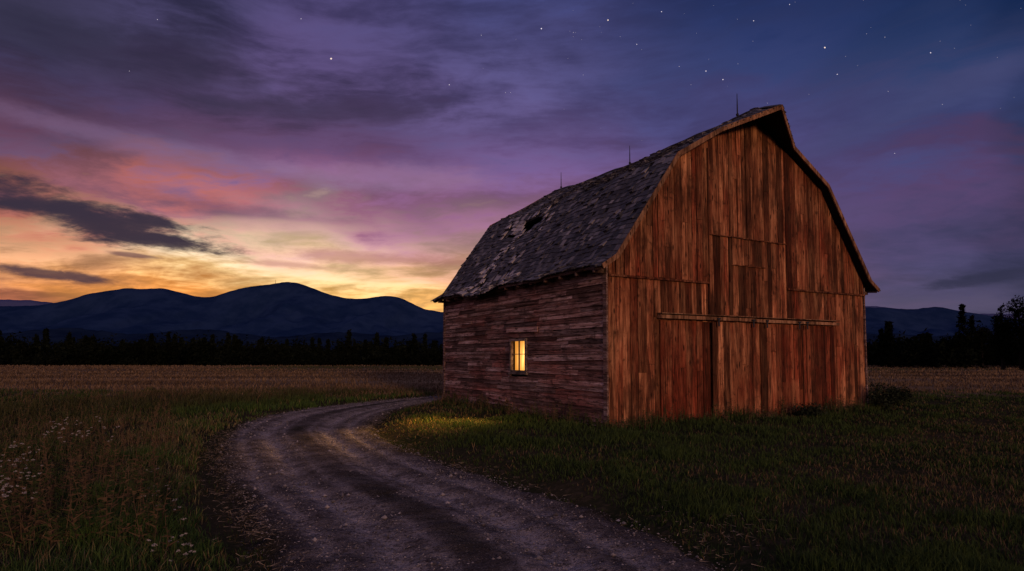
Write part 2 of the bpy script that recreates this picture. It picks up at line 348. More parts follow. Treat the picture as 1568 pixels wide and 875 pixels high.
def weeds(name,pts,hs,flower=True,petal=(.30,.27,.26)):
    Vs=[];Fs=[];Cs=[];o=0
    def tri(a,b_,c_,cl):
        nonlocal o
        Vs.extend([a,b_,c_]); Fs.append((o,o+1,o+2)); Cs.extend([cl]*3); o+=3
    for (x,y),hgt in zip(pts,hs):
        z0=float(gz(np.array([x]),np.array([y]))[0]); lx,ly=random.uniform(-.25,.25)*hgt,random.uniform(-.25,.25)*hgt
        dry=random.random()<.5
        st=(.11,.070,.040) if dry else (.045,.040,.020)
        lf=(.095,.062,.036) if dry else (.034,.046,.016)
        sw=.0025+.0004*y
        tri((x-sw,y,z0),(x+sw,y,z0),(x+lx,y+ly,z0+hgt),st)
        for k in range(11):
            f=random.uniform(.1,.98); a=random.uniform(0,6.28); L=random.uniform(.05,.14)*(1.2-f)
            bx_,by_,bz=x+lx*f,y+ly*f,z0+hgt*f
            tri((bx_,by_,bz-.006),(bx_,by_,bz+.012),(bx_+math.cos(a)*L,by_+math.sin(a)*L,bz+L*random.uniform(-.1,.8)),lf)
        if flower:
            for hd in range(random.randint(1,3)):
                cx_,cy_,cz=x+lx+random.uniform(-.06,.06)*(hd>0),y+ly+random.uniform(-.05,.05)*(hd>0),z0+hgt-random.uniform(0,.08)*(hd>0)
                R=random.uniform(.010,.022)
                for q_ in range(11):
                    a=random.uniform(0,6.28); r_=R*math.sqrt(random.random()); s_=.0035+.00025*y
                    fx,fy,fz=cx_+math.cos(a)*r_,cy_+math.sin(a)*r_,cz+.02+random.uniform(-.005,.006)
                    tri((fx-s_,fy,fz-s_*.5),(fx+s_,fy,fz-s_*.4),(fx,fy+s_*.6,fz+s_),petal)
                    if q_%4==0: tri((cx_,cy_,cz-.02),(cx_+.002,cy_,cz-.02),(fx,fy,fz),st)
    return mk(name,Vs,Fs,mg,Cs)
pts=[];hs=[]
def gp(px_,py_):
    Yq=F*CH/(py_-HY); return ((px_-CX)/F*Yq,Yq)
for k in range(60):
    p_=gp(random.gauss(15,38),random.uniform(735,860)); pts.append(p_); hs.append(random.uniform(.25,.5))
for k in range(34):
    p_=gp(random.gauss(280,30),random.uniform(730,880)); pts.append(p_); hs.append(random.uniform(.08,.2))
for k in range(26):
    p_=gp(random.uniform(80,180),random.uniform(670,705)); pts.append(p_); hs.append(random.uniform(.25,.45))
ok=np.abs(roadcoord(*np.array(pts).T))>1.15
weeds("wildflowers",[q_ for q_,o_ in zip(pts,ok) if o_],[q_ for q_,o_ in zip(hs,ok) if o_],True)
pts=[];hs=[]
for k in range(800):
    p_=gp(random.uniform(-60,290)-30*random.random(),random.uniform(600,850)); pts.append(p_); hs.append(random.uniform(.2,.6))
for k in range(620):
    if random.random()<.6: lx_,ly_=random.uniform(-.5,10.8),-abs(random.gauss(.05,.22))-.05
    else: lx_,ly_=-abs(random.gauss(.05,.22))-.05,random.uniform(-.3,9.8)
    pts.append((BX0+lx_*cA-ly_*sA,BY0+lx_*sA+ly_*cA)); hs.append(random.uniform(.12,.50)*(.5+.8*abs(math.sin(lx_*1.3+ly_*.9))))
ok=np.abs(roadcoord(*np.array(pts).T))>1.2
weeds("tall_weeds",[q_ for q_,o_ in zip(pts,ok) if o_],[q_ for q_,o_ in zip(hs,ok) if o_],False)

# ---------------------------------------------------------------- foliage
mf,b,p=newmat("foliage"); at=b.n('ShaderNodeAttribute',attribute_name='col'); b.L.new(at.outputs['Color'],p.inputs['Base Color']); p.inputs['Specular IOR Level'].default_value=0
mb_,b,p=newmat("bark"); p.inputs['Base Color'].default_value=(.012,.010,.009,1)
def leaves(cx,cy,z0,h,rad,nc,nl,size,conifer=False,dark=1.0,zc=.6,zr=.36):
    if conifer:
        nn_=nc*nl; f=rng.random(nn_)**.8; R=rad*(1-f)*(.75+.35*np.sin(f*h*5+rng.random(nn_)))+.05; a=rng.uniform(0,6.283,nn_); rr=R*np.sqrt(rng.random(nn_))
        C=np.stack([cx+np.cos(a)*rr,cy+np.sin(a)*rr,z0+.03*h+f*h*.97],1); sh=rng.uniform(.5,1.2,nn_)
    else:
        v=rng.normal(0,1,(nc,3)); v/=np.linalg.norm(v,axis=1)[:,None]; v*=(rng.random(nc)**.4)[:,None]
        cc=np.stack([cx+v[:,0]*rad*.8,cy+v[:,1]*rad*.8,z0+h*zc+v[:,2]*h*zr],1)
        C=np.repeat(cc,nl,0)+rng.normal(0,rad*.17,(nc*nl,3)); sh=np.repeat(rng.uniform(.45,1.3,nc),nl)*rng.uniform(.7,1.3,nc*nl)
    n_=len(C); D=rng.normal(0,1,(n_,3,3))*size
    V_=C[:,None,:]+D; V_[...,2]=np.maximum(V_[...,2],z0)
    col_=np.array([.010,.013,.008])*dark*sh[:,None]; Cs=np.repeat(col_[:,None],3,1)
    return V_.reshape(-1,3),Cs.reshape(-1,3)
def tree_mass(name,lst):
    Vs=[];Cs=[]
    for a_ in lst:
        v,c=leaves(*a_); Vs.append(v);Cs.append(c)
    V=np.concatenate(Vs); return mk(name,V,np.arange(len(V)).reshape(-1,3),mf,np.concatenate(Cs))
L_=[]
for k in range(330):
    d=rng.uniform(120,150); x_=rng.uniform(-135,140); hgt=rng.uniform(3.0,5.4)+1.8*(fbm(np.array([x_]),np.array([0.]),.12,5)[0]); con=rng.random()<.22
    L_.append((x_,d,-.2,hgt*(1.2 if con else 1),hgt*(.30 if con else .75),16,26,.24,con,.7,.48,.46))
for k in range(190):
    d=rng.uniform(165,210); x_=rng.uniform(-190,195); hgt=rng.uniform(5.2,7.8); con=rng.random()<.35
    L_.append((x_,d,-.2,hgt*(1.2 if con else 1),hgt*(.28 if con else .65),16,26,.36,con,.8,.48,.46))
for k in range(190):
    d=rng.uniform(116,124); x_=rng.uniform(-125,130); L_.append((x_,d,-.2,rng.uniform(1.5,2.8),2.6,10,22,.22,False,.6,.45,.45))
for k in range(52):
    d=rng.uniform(85,112); px_=rng.uniform(1345,1760); hgt=rng.uniform(3.8,6.0)+ (1.8 if px_>1470 else 0); con=rng.random()<.5; L_.append(((px_-CX)/F*d,d,-.2,hgt*(1.2 if con else 1),hgt*(.3 if con else .6),18,34,.2,con,.6,.48,.46))
L_.append(((262-CX)/F*112,112,-.2,5.2,2.6,20,40,.2,False,.6,.48,.46))
L_.append(((205-CX)/F*118,118,-.2,4.2,2.2,20,40,.2,False,.6,.48,.46))
tree_mass("treeline",L_)
def limb(B_,p0,p1,r0,r1):
    p0=Vector(p0);p1=Vector(p1); d=(p1-p0).normalized(); s1=d.orthogonal().normalized(); s2=d.cross(s1)
    B_.add8([p0+(s1)*r0,p0+s2*r0,p0-s1*r0,p0-s2*r0,p1+s1*r1,p1+s2*r1,p1-s1*r1,p1-s2*r1],(.5,.5,.5))
def near_tree(px_,d,hgt,rad):
    x_=(px_-CX)/F*d; em=bpy.data.objects.new("deciduous_tree",None); S.collection.objects.link(em); em.location=(x_,d,0)
    B_=Boxes(); limb(B_,(0,0,-.2),(.1,0,hgt*.4),.24,.16); limb(B_,(.1,0,hgt*.4),(0,.1,hgt*.85),.16,.05)
    for k in range(9):
        a=rng.uniform(0,6.28); f=rng.uniform(.25,.7); limb(B_,(.08,0,hgt*f),(math.cos(a)*rad*.7,math.sin(a)*rad*.7,hgt*(f+.22)),.09,.02)
    B_.make("trunk",mb_,em)
    v,c=leaves(0,0,0,hgt,rad,50,60,.12,False,.6,.50,.48)
    mk("crown",v,np.arange(len(v)).reshape(-1,3),mf,c,em)
near_tree(1534,78,8.7,1.6); near_tree(1562,76,9.0,1.8); near_tree(1590,74,9.2,2.2); near_tree(1502,92,6.6,2.0)
def bush(px_,py_,hgt,rad,nc=22):
    x_,y_=gp(px_,py_); v,c=leaves(0,0,0,hgt,rad,nc,60,.03,False,2.6); v[:,2]-=.05
    o=mk("bush",v,np.arange(len(v)).reshape(-1,3),mf,c); o.location=(x_,y_,0)
bush(1350,630,.95,.5); bush(1372,622,.75,.5); bush(1238,640,.40,.45,12)

# ---------------------------------------------------------------- mountains
def mat_hill(name,c1,c2,sc):
    m,b,p=newmat(name); pos=b.n('ShaderNodeNewGeometry').outputs['Position']
    nn=b.noise(pos,sc,6,.65); b.L.new(b.mix(b.ss(nn,.35,.65),c1,c2),p.inputs['Base Color']); p.inputs['Roughness'].default_value=1; p.inputs['Specular IOR Level'].default_value=0
    return m
def ridge(name,D,prof,depth,mat,rough,seed,x0=-500,x1=2100,n=700):
    px_=np.linspace(x0,x1,n); pr=np.array(prof,float)
    py_=np.interp(px_,pr[:,0],pr[:,1]); kk=np.ones(5)/5
    py_=np.convolve(np.pad(py_,2,mode='edge'),kk,'valid')
    H=(HY-py_)/F*D; rows=45; V=[]
    for j in range(rows):
        f=-1+2*j/(rows-1); dist=D+f*depth; sh=max(0,1-abs(f))**.85
        if f<0: sh*=(1-.10*min(1,abs(f)*6))
        x_=(px_-CX)/F*D*(1+.35*f*depth/D); y_=np.full(n,dist)
        nz=fbm(x_,y_*.45,9.0/depth,seed)
        zed=H*sh*(1-.42*np.clip(nz+.35,0,1.4)*min(1,abs(f)*3.0))+rough*fbm(x_,y_,.02*4000/D,seed+1)*sh+rough*.35*fbm(x_,y_,.09*4000/D,seed+2)*sh
        V.append(np.stack([x_,y_,zed-2],1))
    V=np.concatenate(V); I,J=np.meshgrid(np.arange(n-1),np.arange(rows-1)); k=(J*n+I).ravel()
    return mk(name,V,np.stack([k,k+1,k+n+1,k+n],1),mat,smooth=True)
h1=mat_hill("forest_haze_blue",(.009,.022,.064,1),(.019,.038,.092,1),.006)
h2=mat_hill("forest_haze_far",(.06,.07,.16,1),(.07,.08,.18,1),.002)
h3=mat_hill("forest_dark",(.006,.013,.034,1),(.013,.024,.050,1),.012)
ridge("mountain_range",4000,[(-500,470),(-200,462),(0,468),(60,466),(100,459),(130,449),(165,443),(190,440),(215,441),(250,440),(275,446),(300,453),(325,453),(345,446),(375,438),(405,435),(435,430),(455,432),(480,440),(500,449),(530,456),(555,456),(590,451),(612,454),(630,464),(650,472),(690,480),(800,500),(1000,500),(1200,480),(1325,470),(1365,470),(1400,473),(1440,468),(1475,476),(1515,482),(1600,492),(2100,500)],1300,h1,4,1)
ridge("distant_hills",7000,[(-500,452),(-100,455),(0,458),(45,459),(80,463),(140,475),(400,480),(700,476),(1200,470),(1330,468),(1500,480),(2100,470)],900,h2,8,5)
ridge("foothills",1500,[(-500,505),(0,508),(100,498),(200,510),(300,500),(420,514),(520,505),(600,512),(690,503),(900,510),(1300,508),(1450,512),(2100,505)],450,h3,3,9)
mt,b,p=newmat("steel"); p.inputs['Base Color'].default_value=(.03,.03,.035,1)
B_=Boxes(); d=4000; x_=(420-CX)/F*d; z0=(HY-434)/F*d-8
for (ax,ay) in ((-1.5,-1.5),(1.5,-1.5),(0,1.5)):
    limb(B_,(x_+ax,d+ay,z0),(x_+ax*.15,d+ay*.15,z0+36),.6,.45)
for k in range(8):
    f=k/8; w_=1.5*(1-f*.85); limb(B_,(x_-w_,d-w_,z0+36*f),(x_+w_,d-w_,z0+36*f+3.5),.3,.3)
B_.make("radio_tower",mt)

# ---------------------------------------------------------------- stars
stars=[(507,90,2.4),(829,44,1.6),(931,31,1.8),(1263,73,1.9),(1081,109,1.4),(1107,122,1.4),(1154,32,1.2),(1013,18,1.3),(1282,114,1.2),(1425,81,1.3),(975,68,1.1),(1209,7,1.1),(688,130,1.2),(737,54,.9),(461,29,1.1),(241,30,.9),(878,50,.8),(774,142,.8),(782,142,.7),(1040,102,.8),(198,109,.8),(1370,235,.9),(1355,57,.8),(1130,98,.7),(1175,158,.7),(1443,160,.7),(1327,52,.7),(893,115,.7),(1058,130,.7),(1360,140,.7)]
for k in range(38): stars.append((random.uniform(700,1568),random.uniform(0,260)*random.random(),random.uniform(.45,.6)))
Vs=[];Fs=[];Cs=[];o=0
ico=O*np.array([1,1,1/.7])
for x_,y_,r_ in stars:
    d=pixdir(x_,y_).normalized()*12000; rad=r_*.62/F*12000
    Vs.append(ico*rad+np.array(d)); Fs.append(OF+o); o+=6
    wv=min(1,.25+.4*r_); Cs.append(np.tile(np.array([1.0,.78 if r_>1.7 else .88,.66 if r_>1.7 else 1.0])*wv,(6,1)))
m=bpy.data.materials.new("starlight"); m.use_nodes=True; m.node_tree.nodes.clear(); b=NB(m.node_tree)
em=b.n('ShaderNodeEmission'); at=b.n('ShaderNodeAttribute',attribute_name='col'); b.L.new(at.outputs['Color'],em.inputs[0]); em.inputs[1].default_value=1.1
oo=b.n('ShaderNodeOutputMaterial'); b.L.new(em.outputs[0],oo.inputs[0])
mk("stars",np.concatenate(Vs),np.concatenate(Fs),m,np.concatenate(Cs))

# ---------------------------------------------------------------- barn
barn=bpy.data.objects.new("wooden_barn",None); S.collection.objects.link(barn); barn.location=(BX0,BY0,0); barn.rotation_euler=(0,0,math.atan2(sA,cA))
def wood(name,dark,mid,light,red,grain,bstr=.5,stain=(1,1,.25)):
    m,b,p=newmat(name); tc=b.n('ShaderNodeTexCoord').outputs['Object']
    at=b.n('ShaderNodeAttribute',attribute_name='col'); r,g_,w_=b.sep(at.outputs['Vector'])
    off=b.comb(b.m('MULTIPLY',r,31.7),b.m('MULTIPLY',r,17.3),b.m('MULTIPLY',r,53.1))
    v=b.scale(tc,*grain,off)
    n1=b.noise(v,1.0,6,.72,.8); n2=b.noise(b.scale(v,.22,.22,.5),1.0,4,.6); n3=b.noise(tc,.7,4,.6); n5=b.noise(b.scale(v,2.0,2.0,.8),1.0,3,.7)
    n6=b.noise(b.scale(tc,*stain),2.4,5,.68,.3); n7=b.noise(tc,5.5,5,.7,.5)
    f=b.m('ADD',b.m('MULTIPLY',n1,.5),b.m('MULTIPLY',n2,.5))
    c=b.ramp(f,[(.37,dark),(.48,mid),(.60,light)])
    redm=b.m('ADD',b.m('MULTIPLY',g_,1.0),b.m('MULTIPLY',b.m('SUBTRACT',n3,.5),2.4),clamp=True)
    rv=b.ss(n1,.32,.68)
    c=b.mix(b.m('MULTIPLY',redm,.82),c,b.mix(rv,tuple(x*.22 for x in red[:3])+(1,),tuple(x*1.5 for x in red[:3])+(1,)))
    val=b.m('ADD',b.m('MULTIPLY',r,1.25),.26)
    c=b.mix(1.0,c,b.comb(val,val,val),'MULTIPLY')
    c=b.mix(b.ss(n6,.47,.66,0,.80),c,tuple(x*.6 for x in dark[:3])+(1,))
    c=b.mix(b.ss(n7,.54,.70,0,.65),c,tuple(x*.5 for x in dark[:3])+(1,))
    c=b.mix(b.ss(n5,.53,.66,0,.9),c,tuple(x*.25 for x in dark[:3])+(1,))
    vo=b.n('ShaderNodeTexVoronoi'); vo.inputs['Scale'].default_value=1.0; b.L.new(b.scale(v,.28,.28,1.3),vo.inputs['Vector'])
    c=b.mix(b.ss(vo.outputs['Distance'],.18,.08,0,.9),c,tuple(x*.2 for x in dark[:3])+(1,))
    b.L.new(c,p.inputs['Base Color']); p.inputs['Roughness'].default_value=.9
    bump(b,p,b.m('ADD',n1,b.m('ADD',b.m('MULTIPLY',n5,.6),b.m('MULTIPLY',n7,.5))),bstr,.025)
    return m
mw_f=wood("weathered_red_boards",(.062,.023,.012,1),(.24,.085,.038,1),(.56,.25,.120,1),(.25,.038,.017,1),(22,22,1.3),.9)
mw_s=wood("faded_clapboard",(.080,.046,.036,1),(.24,.135,.105,1),(.52,.37,.32,1),(.28,.090,.062,1),(22,1.3,26),.85,(1,.4,1.2))
mw_t=wood("trim_wood",(.08,.04,.02,1),(.26,.13,.07,1),(.46,.26,.15,1),(.3,.1,.05,1),(20,20,2))
mw_g=wood("grey_trim_wood",(.08,.06,.05,1),(.2,.15,.12,1),(.34,.28,.24,1),(.2,.12,.10,1),(20,2,20))
mdk,b,p=newmat("dark_interior"); p.inputs['Base Color'].default_value=(.005,.004,.004,1); p.inputs['Specular IOR Level'].default_value=0
BW,BL=10.3,9.8
prof=[(-.38,3.86),(.06,4.12),(2.07,6.92),(5.15,8.66)]
def roofz(t):
    t=min(t,BW-t); return float(np.interp(t,[p_[0] for p_ in prof],[p_[1] for p_ in prof]))-.10
ms=[];ff=[]
tsx=[.04,2.07,5.15,8.23,BW-.04]
for yy in (.05,BL-.05):
    o=len(ms)
    ms+= [(.04,yy,-.1),(BW-.04,yy,-.1)]+[(t,yy,roofz(t)-.03) for t in tsx[::-1]]
    ff.append(tuple(range(o,o+7)))
WW0,WW1,WZ0,WZ1=3.74,4.62,1.27,2.20
def quad(*P_):
    o=len(ms); ms.extend(P_); ff.append((o,o+1,o+2,o+3))
for xx in (.04,BW-.04):
    if xx<1:
        for (y0,y1,z0,z1) in ((.05,WW0,-.1,3.9),(WW1,BL-.05,-.1,3.9),(WW0,WW1,-.1,WZ0),(WW0,WW1,WZ1,3.9)):
            quad((xx,y0,z0),(xx,y1,z0),(xx,y1,z1),(xx,y0,z1))
    else: quad((xx,.05,-.1),(xx,BL-.05,-.1),(xx,BL-.05,3.9),(xx,.05,3.9))
me=bpy.data.meshes.new("inner_shell"); me.from_pydata(ms,[],ff); me.materials.append(mdk); o=bpy.data.objects.new("inner_shell",me); S.collection.objects.link(o); o.parent=barn

def vboards(B_,x0,x1,zb,zt,y,th,wmin=.15,wmax=.27,red=0.,gapp=.013,sgn=-1,bright=0.0,jit=.02):
    x=x0
    while x<x1-.03:
        w_=random.uniform(wmin,wmax); xe=min(x+w_,x1); 
        if x1-xe<.07: xe=x1
        g0=gapp*random.uniform(.2,1.9); xa,xb=x+g0*.5,xe-g0*.5
        yo=y+sgn*random.uniform(0,.018); yi=yo-sgn*th
        zb0=(zb(x) if callable(zb) else zb)+random.uniform(-jit,jit)
        za=zt(xa) if callable(zt) else zt+random.uniform(-.012,.012); zc=zt(xb) if callable(zt) else za
        tl=random.uniform(-.012,.012); br=np.clip(random.gauss(.5+bright,.28),0,1); rd=np.clip(red+random.gauss(0,.2),0,1)
        cuts=[zb0]
        zm=min(za,zc)
        if zm-zb0>1.6 and random.random()<.3: cuts.append(zb0+(zm-zb0)*random.uniform(.25,.75))
        for ci,z0_ in enumerate(cuts):
            last=ci==len(cuts)-1
            z1a=za if last else cuts[ci+1]-.008; z1b=zc if last else cuts[ci+1]-.008
            if ci: br=np.clip(br+random.uniform(-.35,.35),0,1); 
            y0_,yi_=(yo-.004*ci,yi-.004*ci)
            ya,yb=(y0_,yi_) if sgn<0 else (yi_,y0_)
            jx=random.uniform(-.006,.006)
            B_.add8([(xa+jx,ya,z0_),(xb+jx,ya+tl,z0_),(xb+jx,yb,z0_),(xa+jx,yb,z0_),(xa,ya,z1a),(xb,ya+tl,z1b),(xb,yb,z1b),(xa,yb,z1a)],(br,rd,0))
        x=xe
Bf=Boxes()
c0,c1=3.37,6.53
vboards(Bf,.02,c0,3.68,roofz,-.035,.03,red=.30,bright=-.04)
vboards(Bf,c1,BW-.02,3.68,roofz,-.035,.03,red=.30,bright=-.04)
vboards(Bf,c0,4.86,4.97,roofz,-.035,.03,red=.15,bright=-.02); vboards(Bf,4.90,5.15,4.97,roofz,-.035,.03,red=.12); vboards(Bf,5.15,c1,4.97,roofz,-.035,.03,red=.15,bright=-.02)
vboards(Bf,c0,4.3,2.6,4.95,-.02,.03,red=.12,bright=.03); vboards(Bf,5.5,c1,2.6,4.95,-.02,.03,red=.12,bright=.03)
vboards(Bf,4.3,5.5,4.22,4.95,-.028,.03,red=.1); vboards(Bf,4.3,5.5,2.6,4.20,-.020,.03,red=.12,bright=.03)
vboards(Bf,.02,c0,-.05,3.72,-.005,.03,red=.15,jit=.08); vboards(Bf,c1,BW-.02,-.05,3.72,-.005,.03,red=.28,jit=.08)
vboards(Bf,c0,c1,-.05,2.62,-.005,.03,red=.3,jit=.06)
vboards(Bf,.02,5.15,-.05,roofz,BL+.01,.03,red=.2,sgn=1); vboards(Bf,5.15,BW-.02,-.05,roofz,BL+.01,.03,red=.2,sgn=1)
Bf.make("gable_boards",mw_f,barn)
Bl=Boxes()
Bl.box(.0,c0-.01,-.083,-.058,3.63,3.68,(.25,.2,0)); Bl.box(c1+.01,BW,-.083,-.058,3.63,3.68,(.25,.2,0)); Bl.box(c0,c1,-.078,-.058,4.955,4.985,(.3,.2,0)); Bl.box(4.25,5.6,-.070,-.050,4.195,4.220,(.3,.1,0))
Bl.box(c0-.014,c0+.014,-.083,-.060,2.80,7.3,(.1,.2,0))
Bl.make("loft_door_frame",mw_f,barn)
Bd=Boxes()
vboards(Bd,1.62,3.36,.10,2.62,-.055,.03,red=.85,jit=.02,bright=0)
vboards(Bd,3.40,5.24,.04,2.62,-.095,.03,red=.05,jit=.03,bright=.16)
vboards(Bd,5.28,7.05,.08,2.62,-.085,.03,red=.45,jit=.03,bright=.06)
vboards(Bd,7.08,8.66,.10,2.62,-.055,.03,red=.85,jit=.02,bright=0)
for xx in (3.37,5.24,7.04): Bd.box(xx-.004,xx+.03,-.138,-.115,.05,2.62,(.05,.3,0))
Bd.make("sliding_doors",mw_f,barn)
Bt=Boxes(); Bt.box(1.55,5.05,-.18,-.03,2.66,2.75,(.6,.1,0)); Bt.box(5.055,8.75,-.185,-.03,2.65,2.735,(.65,.1,0)); Bt.box(1.55,8.75,-.21,-.03,2.775,2.80,(.4,.1,0))
Bt.make("door_track",mw_t,barn)
Bh=Boxes()
for xx in (3.55,4.9,5.45,6.85,7.2): 
    Bh.box(xx-.025,xx+.025,-.205,-.19,2.50,2.70); limb(Bh,(xx-.05,-.20,2.70),(xx+.05,-.20,2.70),.03,.03)
Bh.make("door_hangers",mt,barn)
Bc=Boxes()
Bc.box(-.05,.0,-.04,.10,-.05,3.9,(.4,.1,0)); Bc.box(BW,BW+.05,-.04,.1,-.05,3.9,(.4,.1,0)); Bc.box(-.05,0,BL-.1,BL+.04,-.05,3.9,(.3,.1,0)); Bc.box(BW,BW+.05,BL-.1,BL+.04,-.05,3.9,(.3,.1,0))
Bc.make("corner_boards",mw_s,barn)
def clap(B_,xw,sgn,opening):
    z=-.04
    while z<3.88:
        ex=random.uniform(.112,.152); y=.10
        while y<BL-.10:
            L=random.uniform(.7,3.4); ye=min(y+L,BL-.1)
            if BL-.1-ye<.3: ye=BL-.1
            segs=[(y+.003,ye-.003)]
            if opening and z+ex>WZ0-.05 and z<WZ1+.05:
                ns_=[]
                for a_,c_ in segs:
                    if c_<=WW0-.05 or a_>=WW1+.05: ns_.append((a_,c_))
                    else:
                        if a_<WW0-.05: ns_.append((a_,WW0-.05))
                        if c_>WW1+.05: ns_.append((WW1+.05,c_))
                segs=ns_
            for a_,c_ in segs:
                if c_-a_<1.2 and random.random()<.01: continue
                c=(np.clip(random.gauss(.5,.28),0,1),np.clip(random.gauss(.25,.25)+(.15 if z<1.6 else 0),0,1),0)
                o0=.038+random.uniform(-.006,.016); o1=.012; tl=random.gauss(0,.014) if random.random()<.5 else 0
                if random.random()<.07: tl+=random.choice((-.05,.03))
                xo0=xw+sgn*o0; xo1=xw+sgn*o1; xi=xw-sgn*.01; ex2=ex+.022
                P_=[(xo0,a_,z),(xo0,c_,z+tl),(xi,c_,z+tl),(xi,a_,z),(xo1,a_,z+ex2),(xo1,c_,z+ex2+tl),(xi,c_,z+ex2+tl),(xi,a_,z+ex2)]
                B_.add8(P_,c)
            y=ye
        z+=ex
Bs=Boxes(); clap(Bs,0.0,-1,True); clap(Bs,BW,1,False)
Bs.add8([(-.080,3.05,2.40),(-.080,4.85,2.44),(-.057,4.85,2.44),(-.057,3.05,2.40),(-.080,3.05,2.55),(-.080,4.85,2.59),(-.057,4.85,2.59),(-.057,3.05,2.55)],(1.0,0,0))
Bs.add8([(-.14,4.8,.34),(-.09,6.2,.40),(-.07,6.2,.40),(-.12,4.8,.34),(-.13,4.8,.48),(-.08,6.2,.54),(-.06,6.2,.54),(-.11,4.8,.48)],(.9,.6,0))
Bs.make("clapboard_siding",mw_s,barn)
Bw=Boxes()
Bw.box(-.07,.02,WW0-.05,WW0+.03,WZ0-.04,WZ1+.04,(.6,0,0)); Bw.box(-.07,.02,WW1-.03,WW1+.05,WZ0-.04,WZ1+.04,(.6,0,0))
Bw.box(-.075,.02,WW0+.03,WW1-.03,WZ1-.04,WZ1+.04,(.6,0,0)); Bw.box(-.10,.02,WW0-.08,WW1+.08,WZ0-.09,WZ0-.04,(.7,0,0)); Bw.box(-.07,.02,WW0+.03,WW1-.03,WZ0-.04,WZ0+.03,(.5,0,0))
Bw.make("window_frame",mw_g,barn)
Bw=Boxes(); mc=(WW0+WW1)/2; Bw.box(-.03,.01,mc-.014,mc+.014,WZ0+.03,WZ1-.04,(.3,0,0)); zc=(WZ0+WZ1)/2; Bw.box(-.028,.008,WW0+.03,mc-.014,zc+.03,zc+.050,(.3,0,0)); Bw.box(-.028,.008,mc+.014,WW1-.03,zc+.03,zc+.050,(.3,0,0))
Bw.make("window_muntins",mw_g,barn)
m=bpy.data.materials.new("lamplit_curtain"); m.use_nodes=True; m.node_tree.nodes.clear(); b=NB(m.node_tree)
tc=b.n('ShaderNodeTexCoord').outputs['Object']; wx,wy,wz=b.sep(tc)
nw=b.noise(b.scale(tc,1,14,.9),1.0,4,.6); em=b.n('ShaderNodeEmission')
dz=b.m('SUBTRACT',wz,1.62); dy=b.m('SUBTRACT',wy,4.12); dd=b.m('SQRT',b.m('ADD',b.m('MULTIPLY',dz,dz),b.m('MULTIPLY',dy,dy)))
hot=b.ss(dd,.75,.0); fold=b.ss(nw,.3,.7)
b.L.new(b.mix(b.m('MULTIPLY',hot,fold),(1,.38,.055,1),(1,.62,.20,1)),em.inputs[0])
b.L.new(b.m('ADD',.80,b.m('MULTIPLY',b.m('ADD',b.m('MULTIPLY',fold,.6),.25),b.m('MULTIPLY',hot,2.4))),em.inputs[1])
oo=b.n('ShaderNodeOutputMaterial'); b.L.new(em.outputs[0],oo.inputs[0])
nv=60; yy=np.linspace(WW0-.15,WW1+.15,nv); xx=.20+.018*np.sin(yy*55)+.008*np.sin(yy*23)
V=np.concatenate([np.stack([xx,yy,np.full(nv,WZ0-.2)],1),np.stack([xx,yy,np.full(nv,WZ1+.2)],1)]); k=np.arange(nv-1)
mk("curtain",V,np.stack([k,k+1,k+nv+1,k+nv],1),m,parent=barn,smooth=True)
ld=bpy.data.lights.new("window_lamp",'SPOT'); lo_=bpy.data.objects.new("window_lamp",ld); S.collection.objects.link(lo_); lo_.parent=barn
lo_.location=(.08,4.36,2.02); ld.energy=3600; ld.color=(1,.52,.12); ld.spot_size=math.radians(44); ld.spot_blend=1.0; ld.shadow_soft_size=.03
tx,ty=tolocal(-1.6,15.3); dirv=Vector((tx-.08,ty-4.36,-2.0)); lo_.rotation_euler=(-dirv).to_track_quat('Z','Y').to_euler()

# roof
PA=np.array(prof); SL=np.r_[0,np.cumsum(np.hypot(*np.diff(PA,axis=0).T))]; LT=SL[-1]
def ystart(s): 
    d=LT-s; return -.30-.75*max(0.,1-d/1.75)
def roofpt(side,s,y,n):
    s_=min(max(s,0),LT); i=min(int(np.searchsorted(SL,s_,side='right')-1),len(SL)-2)
    f=(s_-SL[i])/(SL[i+1]-SL[i]); P_=PA[i]*(1-f)+PA[i+1]*f; d=(PA[i+1]-PA[i]); d/=np.hypot(*d); nx,nz=-d[1],d[0]
    x=P_[0]+nx*n+d[0]*(s-s_); z=P_[1]+nz*n+d[1]*(s-s_)
    if y<-.3: z-=.24*(-y-.3)/.75
    z+= -.12*math.sin(math.pi*min(max(y/BL,0),1))*(s_/LT) +.028*math.sin(y*1.7+s*1.3)+.016*math.sin(y*4.3)
    if y>6: z+=.05*(y-6)/4*(s_/LT)
    if side==0: z-=.20*math.exp(-((y-6.4)/1.1)**2-((s-3.1)/1.0)**2)
    if s_<.9: z-=.13*max(0,math.sin((y-4.6)*1.05))*(y>4.6)*(y<7.6)*(1-s_/.9)
    return (x if side==0 else BW-x, y, z)
YE=BL+.27
def hole(side,s,y): return side==0 and (((y-6.3)/.70)**2+((s-3.35)/.30)**2<1 or ((y-7.3)/.3)**2+((s-2.9)/.15)**2<1 or ((y-5.2)/.4)**2+((s-.25)/.12)**2<1)
Vs=[];Fs=[]
